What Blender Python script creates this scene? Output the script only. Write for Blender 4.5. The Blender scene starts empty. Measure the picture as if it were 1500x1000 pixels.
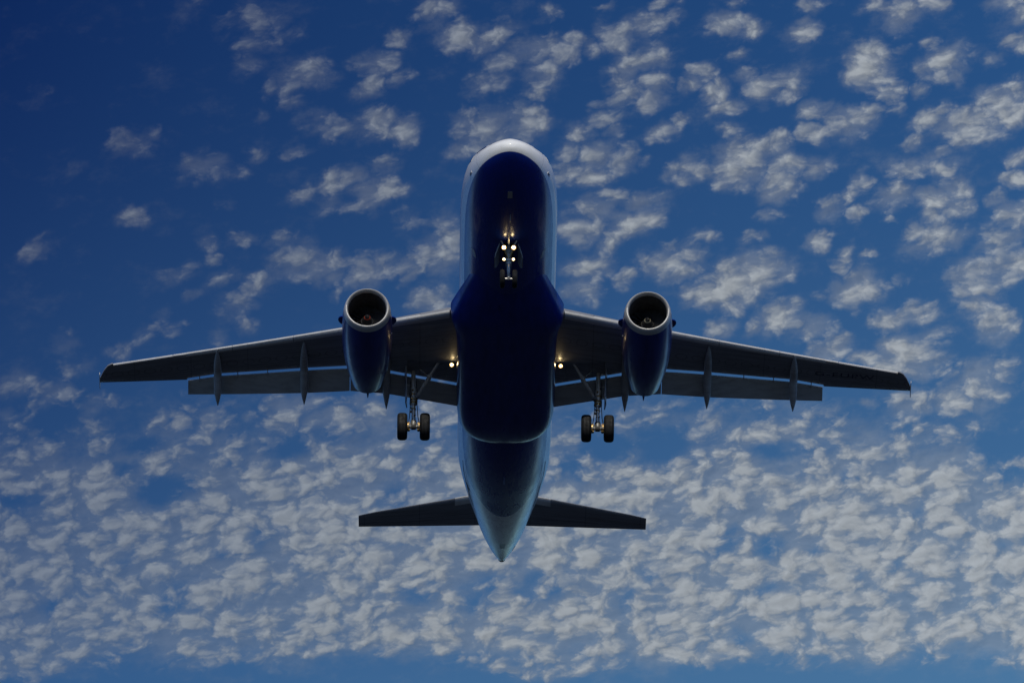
import bpy, math, random
from mathutils import Vector, Matrix
from math import sin, cos, tan, pi, radians, sqrt

random.seed(7)
S = bpy.context.scene
COL = S.collection

# ------------------------------------------------------------------ camera
ALPHA = radians(29.5)          # the lens looks up at this elevation
F_MRAD = 12.5                  # pixels of the 1500 px photograph per milliradian
cam_d = bpy.data.cameras.new("camera")
cam = bpy.data.objects.new("camera", cam_d)
COL.objects.link(cam)
cam.location = (0, 0, 1.7)
cam.rotation_euler = (pi / 2 + ALPHA, 0, 0)
cam_d.sensor_width = 36.0
cam_d.lens = 12500 / 1500 * 36.0
cam_d.clip_start = 0.1
cam_d.clip_end = 60000
S.camera = cam

# ------------------------------------------------------------------ light
SUN_EL, SUN_AZ = radians(34), radians(180)
sun_d = bpy.data.lights.new("sun", 'SUN')
sun = bpy.data.objects.new("sun", sun_d)
COL.objects.link(sun)
sun_d.energy = 2.7
sun_d.angle = radians(0.53)
sun_d.color = (1.0, 0.93, 0.77)
sdir = Vector((sin(SUN_AZ) * cos(SUN_EL), cos(SUN_AZ) * cos(SUN_EL), sin(SUN_EL)))
sun.rotation_euler = sdir.to_track_quat('Z', 'Y').to_euler()

S.view_settings.view_transform = 'Standard'
S.view_settings.look = 'None'
S.view_settings.gamma = 1.0
S.view_settings.exposure = 0.0
S.cycles.use_denoising = True
S.cycles.max_bounces = 6
S.cycles.sample_clamp_indirect = 6.0

# ------------------------------------------------------------------ sky with altocumulus
W = bpy.data.worlds.new("World")
S.world = W
W.use_nodes = True
NT = W.node_tree
NT.nodes.clear()


class NB:
    """tiny node builder"""
    def __init__(s, nt): s.nt = nt
    def n(s, t, **kw):
        nd = s.nt.nodes.new(t)
        for k, v in kw.items(): setattr(nd, k, v)
        return nd
    def lk(s, a, b): s.nt.links.new(a, b)
    def put(s, sock, v):
        if hasattr(v, 'is_linked') or isinstance(v, bpy.types.NodeSocket): s.lk(v, sock)
        else: sock.default_value = v
    def math(s, op, a, b=None, c=None, clamp=False):
        nd = s.n('ShaderNodeMath', operation=op); nd.use_clamp = clamp
        s.put(nd.inputs[0], a)
        if b is not None: s.put(nd.inputs[1], b)
        if c is not None: s.put(nd.inputs[2], c)
        return nd.outputs[0]
    def vm(s, op, a, b=None, out=0):
        nd = s.n('ShaderNodeVectorMath', operation=op)
        s.put(nd.inputs[0], a)
        if b is not None: s.put(nd.inputs[1], b)
        return nd.outputs[out]
    def rng(s, v, a, b, c=0.0, d=1.0, smooth=True):
        nd = s.n('ShaderNodeMapRange', interpolation_type='SMOOTHSTEP' if smooth else 'LINEAR')
        s.put(nd.inputs[0], v)
        for i, x in zip((1, 2, 3, 4), (a, b, c, d)): s.put(nd.inputs[i], x)
        return nd.outputs[0]
    def mix(s, f, a, b, blend='MIX'):
        nd = s.n('ShaderNodeMix', data_type='RGBA', blend_type=blend)
        s.put(nd.inputs[0], f); s.put(nd.inputs[6], a); s.put(nd.inputs[7], b)
        return nd.outputs[2]
    def noise(s, vec, scale, detail, rough=0.5, dist=0.0, lac=2.0):
        nd = s.n('ShaderNodeTexNoise', noise_dimensions='3D')
        s.lk(vec, nd.inputs['Vector'])
        nd.inputs['Scale'].default_value = scale
        nd.inputs['Detail'].default_value = detail
        nd.inputs['Roughness'].default_value = rough
        nd.inputs['Distortion'].default_value = dist
        nd.inputs['Lacunarity'].default_value = lac
        return nd


def rgb(r, g, b):
    f = lambda c: (c / 255 / 12.92) if c / 255 <= .04045 else ((c / 255 + .055) / 1.055) ** 2.4
    return (f(r), f(g), f(b), 1)


b = NB(NT)
tc = b.n('ShaderNodeTexCoord')
D = tc.outputs['Generated']
# direction -> milliradians to the right of / above the middle of the cloud field
ex, ey = (1, 0, 0), (0, -sin(ALPHA), cos(ALPHA))
ez = (0, cos(ALPHA), sin(ALPHA))
px_ = b.math('MULTIPLY', b.vm('DOT_PRODUCT', D, ex, 1), 1000.0)
py_ = b.math('MULTIPLY', b.vm('DOT_PRODUCT', D, ey, 1), 1000.0)
pz_ = b.math('MULTIPLY', b.vm('DOT_PRODUCT', D, ez, 1), 1000.0)
TILT, ASP = radians(16), 1.65   # the rows of cloud climb to the right and are stretched along it
cu = b.n('ShaderNodeCombineXYZ')
b.lk(px_, cu.inputs[0]); b.lk(py_, cu.inputs[1]); b.lk(pz_, cu.inputs[2])
# warp the field a little so that no puff is a plain ellipse
wn = b.noise(cu.outputs[0], 0.16, 2.0, 0.5)
warp = b.vm('MULTIPLY', b.vm('SUBTRACT', wn.outputs['Color'], (.5, .5, .5)), (5.0, 3.5, 0.0))
wn2 = b.noise(cu.outputs[0], 0.7, 2.0, 0.6)
warp2 = b.vm('MULTIPLY', b.vm('SUBTRACT', wn2.outputs['Color'], (.5, .5, .5)), (1.6, 1.2, 0.0))
Q0 = b.vm('ADD', b.vm('ADD', cu.outputs[0], warp), warp2)
a0 = b.vm('DOT_PRODUCT', Q0, (cos(TILT), sin(TILT), 0), 1)
a1 = b.math('MULTIPLY', b.vm('DOT_PRODUCT', Q0, (-sin(TILT), cos(TILT), 0), 1), ASP)
cq = b.n('ShaderNodeCombineXYZ')
b.lk(a0, cq.inputs[0]); b.lk(a1, cq.inputs[1])
Q = cq.outputs[0]
# direction noise fields (un-warped, stretched along the rows)
NTILT = radians(10)
n0 = b.vm('DOT_PRODUCT', cu.outputs[0], (cos(NTILT), sin(NTILT), 0), 1)
n1 = b.math('MULTIPLY', b.vm('DOT_PRODUCT', cu.outputs[0], (-sin(NTILT), cos(NTILT), 0), 1), 1.6)
cn = b.n('ShaderNodeCombineXYZ')
b.lk(n0, cn.inputs[0]); b.lk(n1, cn.inputs[1]); b.lk(pz_, cn.inputs[2])

# puffs: (x, y, half length, half height, density) measured in 1/12.5 mrad from the corner of the field
PUFFS = [
 (275,10,35,8,.40),(370,30,35,18,.46),(385,62,28,15,.42),(375,95,20,12,.38),(433,48,12,12,.32),(448,115,38,18,.68),(440,152,18,8,.45),
 (400,133,18,8,.32),(470,180,25,12,.46),(490,195,20,10,.5),(185,207,38,10,.55),(215,195,18,6,.4),(65,142,20,12,.25),(300,243,40,12,.5),
 (318,235,20,14,.48),(380,222,18,7,.42),(348,250,10,14,.38),(430,222,10,7,.42),(202,318,17,12,.6),(485,265,24,15,.72),(333,295,12,10,.33),
 (445,290,15,10,.42),(485,295,20,12,.5),(115,240,20,5,.28),(385,172,10,6,.4),
 (640,12,38,10,.52),(590,50,22,9,.62),(632,40,20,8,.48),(668,55,26,18,.85),(725,55,30,16,.72),(790,75,25,20,.72),(825,75,25,18,.75),
 (865,72,14,14,.7),(740,95,30,10,.66),(795,110,22,15,.66),(785,140,15,10,.66),(715,125,35,12,.56),(800,20,18,12,.46),(893,7,12,6,.5),
 (965,5,22,5,.5),(550,92,25,14,.62),(535,128,28,11,.62),(588,112,18,8,.5),(545,178,45,14,.56),(590,190,24,14,.72),(505,185,15,14,.5),
 (720,190,50,18,.7),(770,185,30,14,.76),(690,175,25,12,.56),(672,222,18,9,.52),(562,235,20,14,.56),(512,258,15,16,.8),(555,285,35,16,.86),
 (520,300,20,8,.6),(910,55,30,14,.82),(950,40,25,12,.62),(985,30,15,8,.42),(925,95,30,14,.66),(955,85,30,14,.72),(905,120,25,10,.62),
 (955,125,22,10,.62),(905,145,30,9,.66),(945,150,25,8,.6),(890,170,30,9,.66),(855,195,30,9,.66),(900,190,18,7,.6),(830,215,22,9,.6),
 (870,225,28,14,.76),(905,230,30,9,.66),(945,233,12,5,.5),(865,260,30,10,.66),(825,250,20,16,.6),(965,190,25,12,.66),(990,175,12,8,.5),
 (990,250,18,10,.56),(900,285,25,10,.56),(940,290,22,12,.66),(870,310,35,14,.62),(930,320,40,14,.76),
 (1060,32,22,15,.76),(1095,38,20,12,.6),(1085,3,22,6,.5),(1195,8,18,8,.5),(1180,45,22,9,.56),(1180,30,14,5,.42),(1320,22,45,13,.66),
 (1360,10,25,10,.56),(1275,10,20,10,.42),(1470,5,30,8,.56),(1490,22,18,8,.6),(1085,82,20,8,.5),(1030,105,26,12,.6),(1005,122,12,9,.6),
 (1042,135,28,9,.66),(1063,157,22,8,.6),(1100,115,18,10,.66),(1145,115,35,10,.46),(1120,130,25,9,.56),(1155,133,30,8,.66),
 (1275,82,48,10,.7),(1270,105,42,12,.86),(1290,128,28,10,.66),(1325,70,10,4,.4),(1380,95,38,15,.82),(1350,108,15,9,.5),(1395,112,16,8,.6),
 (1340,128,14,8,.7),(1360,67,16,5,.42),(1200,158,24,13,.66),(1245,175,50,11,.82),(1195,192,20,8,.76),(1300,160,20,8,.5),(1290,147,10,6,.5),
 (1360,178,28,10,.66),(1380,160,10,10,.5),(1427,183,32,24,.96),(1475,140,40,14,.82),(1480,165,30,22,.86),(1455,85,12,6,.42),
 (1485,62,25,6,.6),(1490,75,14,8,.6),(1135,212,30,12,.76),(1090,230,50,14,.76),(1020,245,35,12,.7),(1080,255,40,12,.76),(1150,238,35,8,.7),
 (1190,248,22,8,.66),(1070,195,14,8,.38),(1145,280,18,18,.76),(1130,265,25,8,.6),(1135,310,12,12,.46),(1268,268,16,10,.6),
 (1220,300,22,15,.7),(1245,290,20,10,.6),(1305,290,25,14,.76),(1255,320,14,9,.66),(1297,322,8,4,.5),(1340,245,25,18,.7),(1340,210,14,9,.5),
 (1385,245,14,9,.46),(1365,295,22,15,.8),(1400,275,25,14,.6),(1405,305,20,16,.8),(1360,320,18,8,.76),(1383,222,8,7,.5),(1490,232,15,8,.7),
 (1490,258,14,10,.7),(1470,290,14,9,.66),(1490,310,30,20,.76),
 (60,365,28,8,.5),(75,350,15,6,.25),(300,362,12,10,.42),(302,384,14,8,.46),(358,350,16,8,.56),(262,402,16,11,.46),(325,410,30,9,.46),
 (376,416,24,10,.7),(284,435,10,8,.46),(410,355,25,8,.46),(430,380,40,14,.62),(470,390,35,16,.76),(485,405,18,12,.7),(490,430,10,7,.5),
 (350,450,40,10,.46),(255,478,22,9,.46),(235,465,20,9,.38),(215,490,35,7,.46),(180,515,25,7,.46),(105,540,28,12,.38),(95,500,18,14,.33),
 (315,495,12,9,.42),(360,478,18,9,.42),(20,562,26,12,.6),(75,578,42,12,.66),(95,575,25,12,.6),(45,590,14,8,.5),(148,595,26,12,.52),
 (55,630,20,6,.56),(150,628,28,9,.6),(10,605,20,8,.42),(265,640,24,10,.46),(305,610,30,8,.5),(365,610,18,7,.5),(435,590,35,15,.8),
 (420,620,30,14,.7),(480,610,30,16,.8),(45,660,30,8,.6),(130,660,30,8,.6),(545,610,40,18,.7),(525,585,30,12,.6),(640,600,30,30,.7),
 (645,372,32,26,.72),(600,385,22,12,.55),(540,395,45,14,.76),(600,405,15,8,.6),(630,440,30,12,.62),(645,330,20,12,.5),(600,330,25,12,.46),
 (850,340,30,12,.66),(890,355,25,12,.6),(925,325,30,12,.76),(980,385,35,16,.7),(870,390,40,12,.66),(920,410,25,10,.6),(850,425,35,10,.66),
 (1000,400,22,12,.6),(1030,352,22,10,.6),(1105,348,16,10,.6),(1010,375,18,14,.66),(1195,353,17,10,.76),(1228,380,13,10,.66),(1272,368,7,5,.56),
 (1240,362,10,8,.42),(1370,350,45,16,.76),(1335,340,20,8,.6),(1085,415,45,24,.96),(1045,430,32,20,.9),(1110,395,30,16,.8),
 (1140,405,20,12,.56),(1060,450,20,8,.7),(1250,425,38,20,.9),(1270,415,20,10,.7),(1320,460,35,16,.86),(1275,473,9,7,.6),(1345,450,18,10,.6),
 (1320,409,14,5,.42),(1460,355,35,14,.7),(1440,410,45,18,.86),(1480,390,25,20,.8),(1425,450,25,10,.86),(1460,470,32,16,.86),(1145,465,35,14,.86),
 (1105,475,15,9,.6),(1190,480,30,16,.66),(1050,483,26,9,.76),(1220,515,30,14,.8),(1235,500,15,10,.7),(1320,505,25,15,.86),(1330,520,30,18,.9),
 (1272,525,14,10,.7),(1350,535,30,14,.8),(1310,540,25,12,.7),(1370,485,10,10,.5),(1040,617,12,8,.6),(1440,560,45,25,.76),(1400,580,30,20,.72),
 (1275,590,10,7,.66),(1330,595,35,14,.76),
]
HOLES = [
 (30,735,45,14,.5),(240,720,60,12,.75),(180,692,20,8,.5),(370,790,26,9,.5),(185,820,20,10,.5),(260,880,45,9,.6),(75,885,20,6,.5),(330,810,15,6,.4),
 (700,870,45,18,.7),(770,860,15,20,.6),(820,865,25,10,.6),(920,875,18,14,.65),(620,870,25,12,.6),(960,840,12,16,.5),(570,725,30,10,.5),
 (835,690,30,14,.5),(965,655,45,16,.6),(890,655,35,14,.5),(1060,800,18,11,.65),(1130,795,28,9,.7),(1070,775,12,8,.5),(1125,860,12,10,.5),
 (1200,815,14,8,.5),(1345,750,26,7,.5),(1250,840,12,6,.4),(1310,830,15,8,.5),(1470,800,14,8,.5),(1085,935,16,8,.5),(1470,655,45,18,.7),
 (1480,695,25,12,.5),(1130,660,25,10,.5),(1240,700,18,10,.45),(420,660,30,10,.5),(90,620,40,8,.5),(210,650,25,8,.5),
]


def to_q(x, y):
    mx, my = (x - 750) / F_MRAD, (500 - y) / F_MRAD
    return (mx * cos(TILT) + my * sin(TILT), (-mx * sin(TILT) + my * cos(TILT)) * ASP, 0)


def blob(acc, x, y, rx_, ry_, w, op):
    r = 2.25 * sqrt(rx_ * ry_ * ASP) / F_MRAD
    d = b.vm('DISTANCE', QB[0], to_q(x, y), 1)
    v = b.rng(d, r, 0.0, 0.0, w * (1.2 if op == 'MAXIMUM' else 1))
    return b.math(op, acc, v)


# base cover: thin above, thick in the lower part of the field, gone again below it
edge = b.noise(cn.outputs[0], 0.06, 1.0)
yb = b.math('ADD', py_, b.math('MULTIPLY', b.math('SUBTRACT', edge.outputs['Fac'], 0.5), 9.0))
cov = b.math('MULTIPLY', b.math('MULTIPLY', b.rng(yb, -2.5, -20.0, 0.0, 0.97), b.rng(px_, -60.0, 40.0, 0.92, 1.08, False)), b.rng(yb, -40.0, -34.8, 0.0, 1.0))
QB = [Q]


def next_batch(acc):
    # chain the batches so that only a few values are alive at a time (the shader stack is small)
    q = b.n('ShaderNodeVectorMath', operation='MULTIPLY_ADD')
    b.lk(acc, q.inputs[0]); q.inputs[1].default_value = (1e-9, 1e-9, 1e-9); b.lk(Q, q.inputs[2])
    QB[0] = q.outputs[0]


for i, p in enumerate(PUFFS):
    if i % 60 == 59: next_batch(cov)
    cov = blob(cov, *p, 'MAXIMUM')
next_batch(cov)
hol = b.rng(py_, 2000, 3000, 0.0, 0.0)
for p in HOLES:
    hol = blob(hol, *p, 'MAXIMUM')
cov = b.math('SUBTRACT', cov, hol)

def billow(vec, detail):
    v = b.n('ShaderNodeTexVoronoi', feature='SMOOTH_F1', voronoi_dimensions='2D')
    b.lk(vec, v.inputs['Vector'])
    v.inputs['Scale'].default_value = 0.28
    v.inputs['Detail'].default_value = detail
    v.inputs['Roughness'].default_value = 0.5
    v.inputs['Lacunarity'].default_value = 2.3
    v.inputs['Smoothness'].default_value = 0.55
    v.normalize = False
    return v.outputs['Distance']


nz_big = b.noise(cn.outputs[0], 0.10, 2.0, 0.5, 0.2)
nz = b.noise(cn.outputs[0], 0.34, 8.0, 0.62, 0.1)
fine = b.vm('MULTIPLY', b.vm('SUBTRACT', nz.outputs['Color'], (.5, .5, .5)), (3.3, 2.5, 0.0))
PV = b.vm('ADD', b.vm('ADD', cn.outputs[0], warp), fine)
hv = billow(PV, 2.0)
hs = billow(b.vm('ADD', PV, (-0.55, 0.85, 0.0)), 2.0)
f1 = b.math('ADD', b.math('MULTIPLY', b.math('SUBTRACT', 0.66, hv), b.rng(py_, 8.0, -14.0, 0.9, 1.35)),
            b.math('MULTIPLY', b.math('SUBTRACT', nz.outputs['Fac'], 0.5), 1.1))
f2 = b.math('MULTIPLY', b.math('SUBTRACT', nz_big.outputs['Fac'], 0.5), 0.8)
dens = b.math('ADD', cov, b.math('ADD', f1, f2))
alpha = b.math('MULTIPLY', b.rng(dens, -0.05, 1.36, 0.0, 1.0), b.rng(cov, 0.0, 0.35, 0.0, 1.0))
veil = b.math('MULTIPLY', b.rng(b.math('ADD', cov, b.math('ADD', f2, b.math('MULTIPLY', b.math('SUBTRACT', nz.outputs['Fac'], 0.5), 1.2))), 0.0, 1.0), 0.42)
alpha = b.math('MAXIMUM', alpha, veil)
alpha = b.math('MULTIPLY', alpha, b.rng(b.math('SUBTRACT', px_, b.math('MULTIPLY', py_, 0.6)), -75.0, 10.0, 0.36, 1.0, False))
shade = b.math('SUBTRACT', hs, hv)

# clear sky: physical sky, deepened towards the upper left as the photograph's is
sky = b.n('ShaderNodeTexSky', sky_type='NISHITA')
sky.sun_disc = False
sky.sun_elevation = SUN_EL
sky.sun_rotation = SUN_AZ
sky.altitude = 100
sky.air_density = 1.0
sky.dust_density = 0.6
sky.ozone_density = 2.0
gx = b.rng(px_, -62, 62, 0, 1, False)
gy = b.math('POWER', b.rng(py_, 42, -42, 0, 1, False), 1.45)
top = b.mix(gx, (.040, .112, .31, 1), (.18, .43, .69, 1))
bot = b.mix(gx, (.25, .465, .66, 1), (.56, .87, .94, 1))
grad = b.mix(gy, top, bot)
away = b.rng(pz_, 700, 985, 1.0, 0.0)
grad = b.mix(away, grad, (.34, .54, .93, 1))
clear = b.mix(1.0, sky.outputs[0], grad, 'MULTIPLY')
# cloud light: sunlit from the front, greyer where thin or turned from the sun
lit = b.math('ADD', b.math('ADD', 3.0, b.math('MULTIPLY', shade, 1.25)), b.math('MULTIPLY', b.rng(dens, .5, 1.3), 0.6))
lit = b.math('MULTIPLY', lit, b.math('ADD', 0.78, b.math('MULTIPLY', gx, 0.30)))
cl = b.n('ShaderNodeVectorMath', operation='SCALE')
cl.inputs[0].default_value = (0.90, 0.98, 1.06)
b.lk(lit, cl.inputs['Scale'])
final = b.mix(b.math('MULTIPLY', alpha, 0.93), clear, cl.outputs[0])
bg = b.n('ShaderNodeBackground')
bg.inputs['Strength'].default_value = 0.1
b.lk(final, bg.inputs['Color'])
wo = b.n('ShaderNodeOutputWorld')
b.lk(bg.outputs[0], wo.inputs['Surface'])
W.cycles.sampling_method = 'MANUAL'
W.cycles.sample_map_resolution = 512

# ------------------------------------------------------------------ materials


def principled(name, col, rough=.5, metal=0., coat=0., spec=.5):
    m = bpy.data.materials.new(name); m.use_nodes = True
    p = m.node_tree.nodes['Principled BSDF']
    p.inputs['Base Color'].default_value = (*col, 1)
    p.inputs['Roughness'].default_value = rough
    p.inputs['Metallic'].default_value = metal
    p.inputs['Coat Weight'].default_value = coat
    p.inputs['Coat Roughness'].default_value = .12
    p.inputs['Specular IOR Level'].default_value = spec
    return m, NB(m.node_tree), p


def worn(name, col, rough=.5, metal=0., coat=0., amount=.25, scale=(1, 1, 1), nscale=3., spec=.5):
    """paint or metal with streaks of grime and uneven gloss"""
    m, nb, p = principled(name, col, rough, metal, coat, spec)
    t = nb.n('ShaderNodeTexCoord')
    v = nb.vm('MULTIPLY', t.outputs['Object'], scale)
    nz = nb.noise(v, nscale, 6, .6)
    f = nb.rng(nz.outputs['Fac'], .35, .75, 0, amount)
    c = nb.mix(f, (*col, 1), (col[0] * .35, col[1] * .32, col[2] * .28, 1))
    nb.lk(c, p.inputs['Base Color'])
    r = nb.rng(nz.outputs['Fac'], .3, .7, rough * .8, min(1, rough * 1.35))
    nb.lk(r, p.inputs['Roughness'])
    return m


BLUE = (.004, .022, .21)
WHITE = (.80, .80, .78)
ZB = -0.88      # waterline where the dark belly paint stops


def livery():
    m, nb, p = principled('livery_paint', WHITE, .34, 0, .35, .35)
    p.inputs['Coat Roughness'].default_value = .14
    t = nb.n('ShaderNodeTexCoord')
    sp = nb.n('ShaderNodeSeparateXYZ'); nb.lk(t.outputs['Object'], sp.inputs[0])
    x, s, z = sp.outputs
    belly = nb.rng(z, ZB + .012, ZB - .012, 0, 1, False)
    nz = nb.noise(nb.vm('MULTIPLY', t.outputs['Object'], (2.2, .35, 2.2)), 2.0, 6, .62)
    dirt = nb.rng(nz.outputs['Fac'], .42, .78, 0, .16)
    w = nb.mix(dirt, (*WHITE, 1), (.42, .40, .36, 1))
    bl = nb.mix(nb.rng(nz.outputs['Fac'], .4, .75, 0, .35), (*BLUE, 1), (.006, .017, .11, 1))
    c = nb.mix(belly, w, bl)
    # skin joints: thin rings every few metres and stringer laps
    ring = nb.math('ABSOLUTE', nb.math('SUBTRACT', nb.math('FRACT', nb.math('MULTIPLY', s, 1 / 2.66)), .5))
    rl = nb.rng(ring, .0022, .0052, .35, 0)
    ang = nb.math('ARCTAN2', x, z)
    lap = nb.math('ABSOLUTE', nb.math('SUBTRACT', nb.math('FRACT', nb.math('MULTIPLY', ang, 2.1)), .5))
    ll = nb.rng(lap, .003, .008, .22, 0)
    c = nb.mix(nb.math('MAXIMUM', rl, ll), c, (.02, .02, .025, 1))
    # cabin windows, a row of dark panes above the floor line
    wz_ = nb.rng(nb.math('ABSOLUTE', nb.math('SUBTRACT', z, .52)), .15, .17, 1, 0)
    ws = nb.rng(nb.math('ABSOLUTE', nb.math('SUBTRACT', nb.math('FRACT', nb.math('MULTIPLY', s, 1 / .533)), .5)), .2, .23, 1, 0)
    wr = nb.math('MULTIPLY', nb.math('GREATER_THAN', s, 6.6), nb.math('LESS_THAN', s, 26.5))
    c = nb.mix(nb.math('MULTIPLY', nb.math('MULTIPLY', wz_, ws), wr), c, (.015, .017, .02, 1))
    nb.lk(c, p.inputs['Base Color'])
    nb.lk(nb.rng(nz.outputs['Fac'], .3, .7, .22, .36), p.inputs['Roughness'])
    return m


M = {}
M['livery'] = livery()
M['blue'] = worn('blue_paint', BLUE, .34, 0, .35, .45, (2, .4, 2), 2., .35)
M['white'] = worn('white_paint', WHITE, .3, 0, .5, .15)


def wing_grey():
    m, nb, p = principled('wing_grey_paint', (.33, .34, .345), .38, 0, .25)
    t = nb.n('ShaderNodeTexCoord'); o = t.outputs['Object']
    sp = nb.n('ShaderNodeSeparateXYZ'); nb.lk(o, sp.inputs[0])
    ax = nb.math('ABSOLUTE', sp.outputs[0])
    # rows that run along the span, following its sweep
    sw = nb.math('SUBTRACT', sp.outputs[1], nb.math('MULTIPLY', ax, .37))
    cv = nb.n('ShaderNodeCombineXYZ')
    nb.lk(nb.math('MULTIPLY', sp.outputs[0], .22), cv.inputs[0]); nb.lk(nb.math('MULTIPLY', sw, 3.2), cv.inputs[1])
    streak = nb.noise(cv.outputs[0], 1.6, 6, .65)
    c = nb.mix(nb.rng(streak.outputs['Fac'], .38, .72, 0, .55), (.25, .26, .28, 1), (.11, .105, .10, 1))
    blot = nb.noise(o, .9, 4, .6)
    c = nb.mix(nb.rng(blot.outputs['Fac'], .45, .75, 0, .3), c, (.17, .16, .15, 1))
    l1 = nb.rng(nb.math('ABSOLUTE', nb.math('SUBTRACT', nb.math('FRACT', nb.math('MULTIPLY', sw, .83)), .5)), .006, .014, .55, 0)
    l2 = nb.rng(nb.math('ABSOLUTE', nb.math('SUBTRACT', nb.math('FRACT', nb.math('MULTIPLY', ax, .42)), .5)), .004, .009, .45, 0)
    c = nb.mix(nb.math('MAXIMUM', l1, l2), c, (.03, .03, .03, 1))
    # row of oval tank access panels along the span
    ox = nb.math('SUBTRACT', nb.math('FRACT', nb.math('MULTIPLY', ax, 1.45)), .5)
    oy = nb.math('MULTIPLY', nb.math('SUBTRACT', sw, 12.35), 1.75)
    od = nb.math('SQRT', nb.math('ADD', nb.math('MULTIPLY', ox, ox), nb.math('MULTIPLY', oy, oy)))
    ov = nb.rng(nb.math('ABSOLUTE', nb.math('SUBTRACT', od, .34)), .02, .06, .4, 0)
    c = nb.mix(ov, c, (.04, .04, .042, 1))
    nb.lk(c, p.inputs['Base Color'])
    nb.lk(nb.rng(streak.outputs['Fac'], .3, .7, .3, .55), p.inputs['Roughness'])
    return m


M['wing'] = wing_grey()
M['flap'] = worn('flap_grey_paint', (.37, .375, .37), .45, 0, .1, .4, (.6, 3, 3), 1.6)
M['slat'] = worn('slat_pale_grey_paint', (.62, .61, .58), .32, 0, .3, .3, (1.5, 4, 4), 1.5)
M['lip'] = worn('intake_lip_satin_metal', (.52, .51, .49), .46, .35, 0, .25, (1, 1, 1), 2.)
M['duct'] = worn('intake_duct_lining', (.055, .055, .058), .6, 0, 0, .4)
M['fan'] = worn('fan_titanium', (.16, .16, .17), .38, .8, 0, .4, (1, 1, 1), 9.)
M['spinner'] = worn('spinner_black_paint', (.03, .03, .033), .35, 0, .3, .3)
M['mark_red'] = worn('red_mark_paint', (.55, .07, .03), .5)
M['mark_pale'] = worn('pale_mark_paint', (.62, .56, .38), .5)
M['steel'] = worn('gear_strut_grey_enamel', (.60, .58, .52), .38, .35, 0, .5, (1, 1, 1), 7.)
M['chrome'] = worn('oleo_bright_metal', (.66, .64, .60), .35, .4, 0, .4, (1, 1, 1), 8.)
M['brass'] = worn('brass_fittings', (.36, .24, .10), .42, .7, 0, .4, (1, 1, 1), 14.)
M['rubber'] = worn('tyre_rubber', (.006, .0065, .008), .85, 0, 0, .3, (1, 1, 1), 6., .3)
M['hub'] = worn('wheel_hub_grey', (.20, .20, .20), .5, .4, 0, .5, (1, 1, 1), 8.)
M['dark'] = worn('dark_parts_and_bay_shade', (.035, .035, .036), .7, 0, 0, .4)  # dark parts, also the painted shade of the nose gear bay
M['glass'] = principled('cockpit_glass', (.012, .014, .018), .05, 0, 1.)[0]
M['grey_plate'] = worn('bare_grey_plate', (.34, .34, .35), .4, .4)
M['letters'] = principled('navy_letters', (.018, .024, .06), .45)[0]
M['tip'] = M['white']


def lamp_mat(name, col, st):
    m = bpy.data.materials.new(name); m.use_nodes = True
    nt = m.node_tree; nt.nodes.clear()
    e = nt.nodes.new('ShaderNodeEmission'); e.inputs[0].default_value = (*col, 1); e.inputs[1].default_value = st
    o = nt.nodes.new('ShaderNodeOutputMaterial'); nt.links.new(e.outputs[0], o.inputs[0])
    return m


M['lamp'] = lamp_mat('landing_lamp_glow', (1, .74, .36), 48)
M['lamp_halo'] = lamp_mat('lamp_halo_ring', (1, .58, .15), 1.7)  # dim orange emission imitating the warm halo around each lamp
M['lamp_small'] = lamp_mat('taxi_lamp_glow', (1, .74, .40), 26)


def ground_mat():
    m, nb, p = principled('bounce_toned_ground', (.05, .065, .03), .9, 0, 0, .2)
    t = nb.n('ShaderNodeTexCoord')
    a = nb.noise(t.outputs['Object'], .02, 5, .6)
    c = nb.mix(nb.rng(a.outputs['Fac'], .35, .7), (.011, .017, .028, 1), (.017, .023, .033, 1))  # out-of-view ground, toned dark blue to set the bounce on the underside
    d = nb.noise(t.outputs['Object'], 1.5, 4, .6)
    c = nb.mix(nb.rng(d.outputs['Fac'], .4, .7, 0, .45), c, (.008, .011, .018, 1))
    nb.lk(c, p.inputs['Base Color'])
    return m


M['ground'] = ground_mat()

# ------------------------------------------------------------------ mesh helpers


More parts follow.
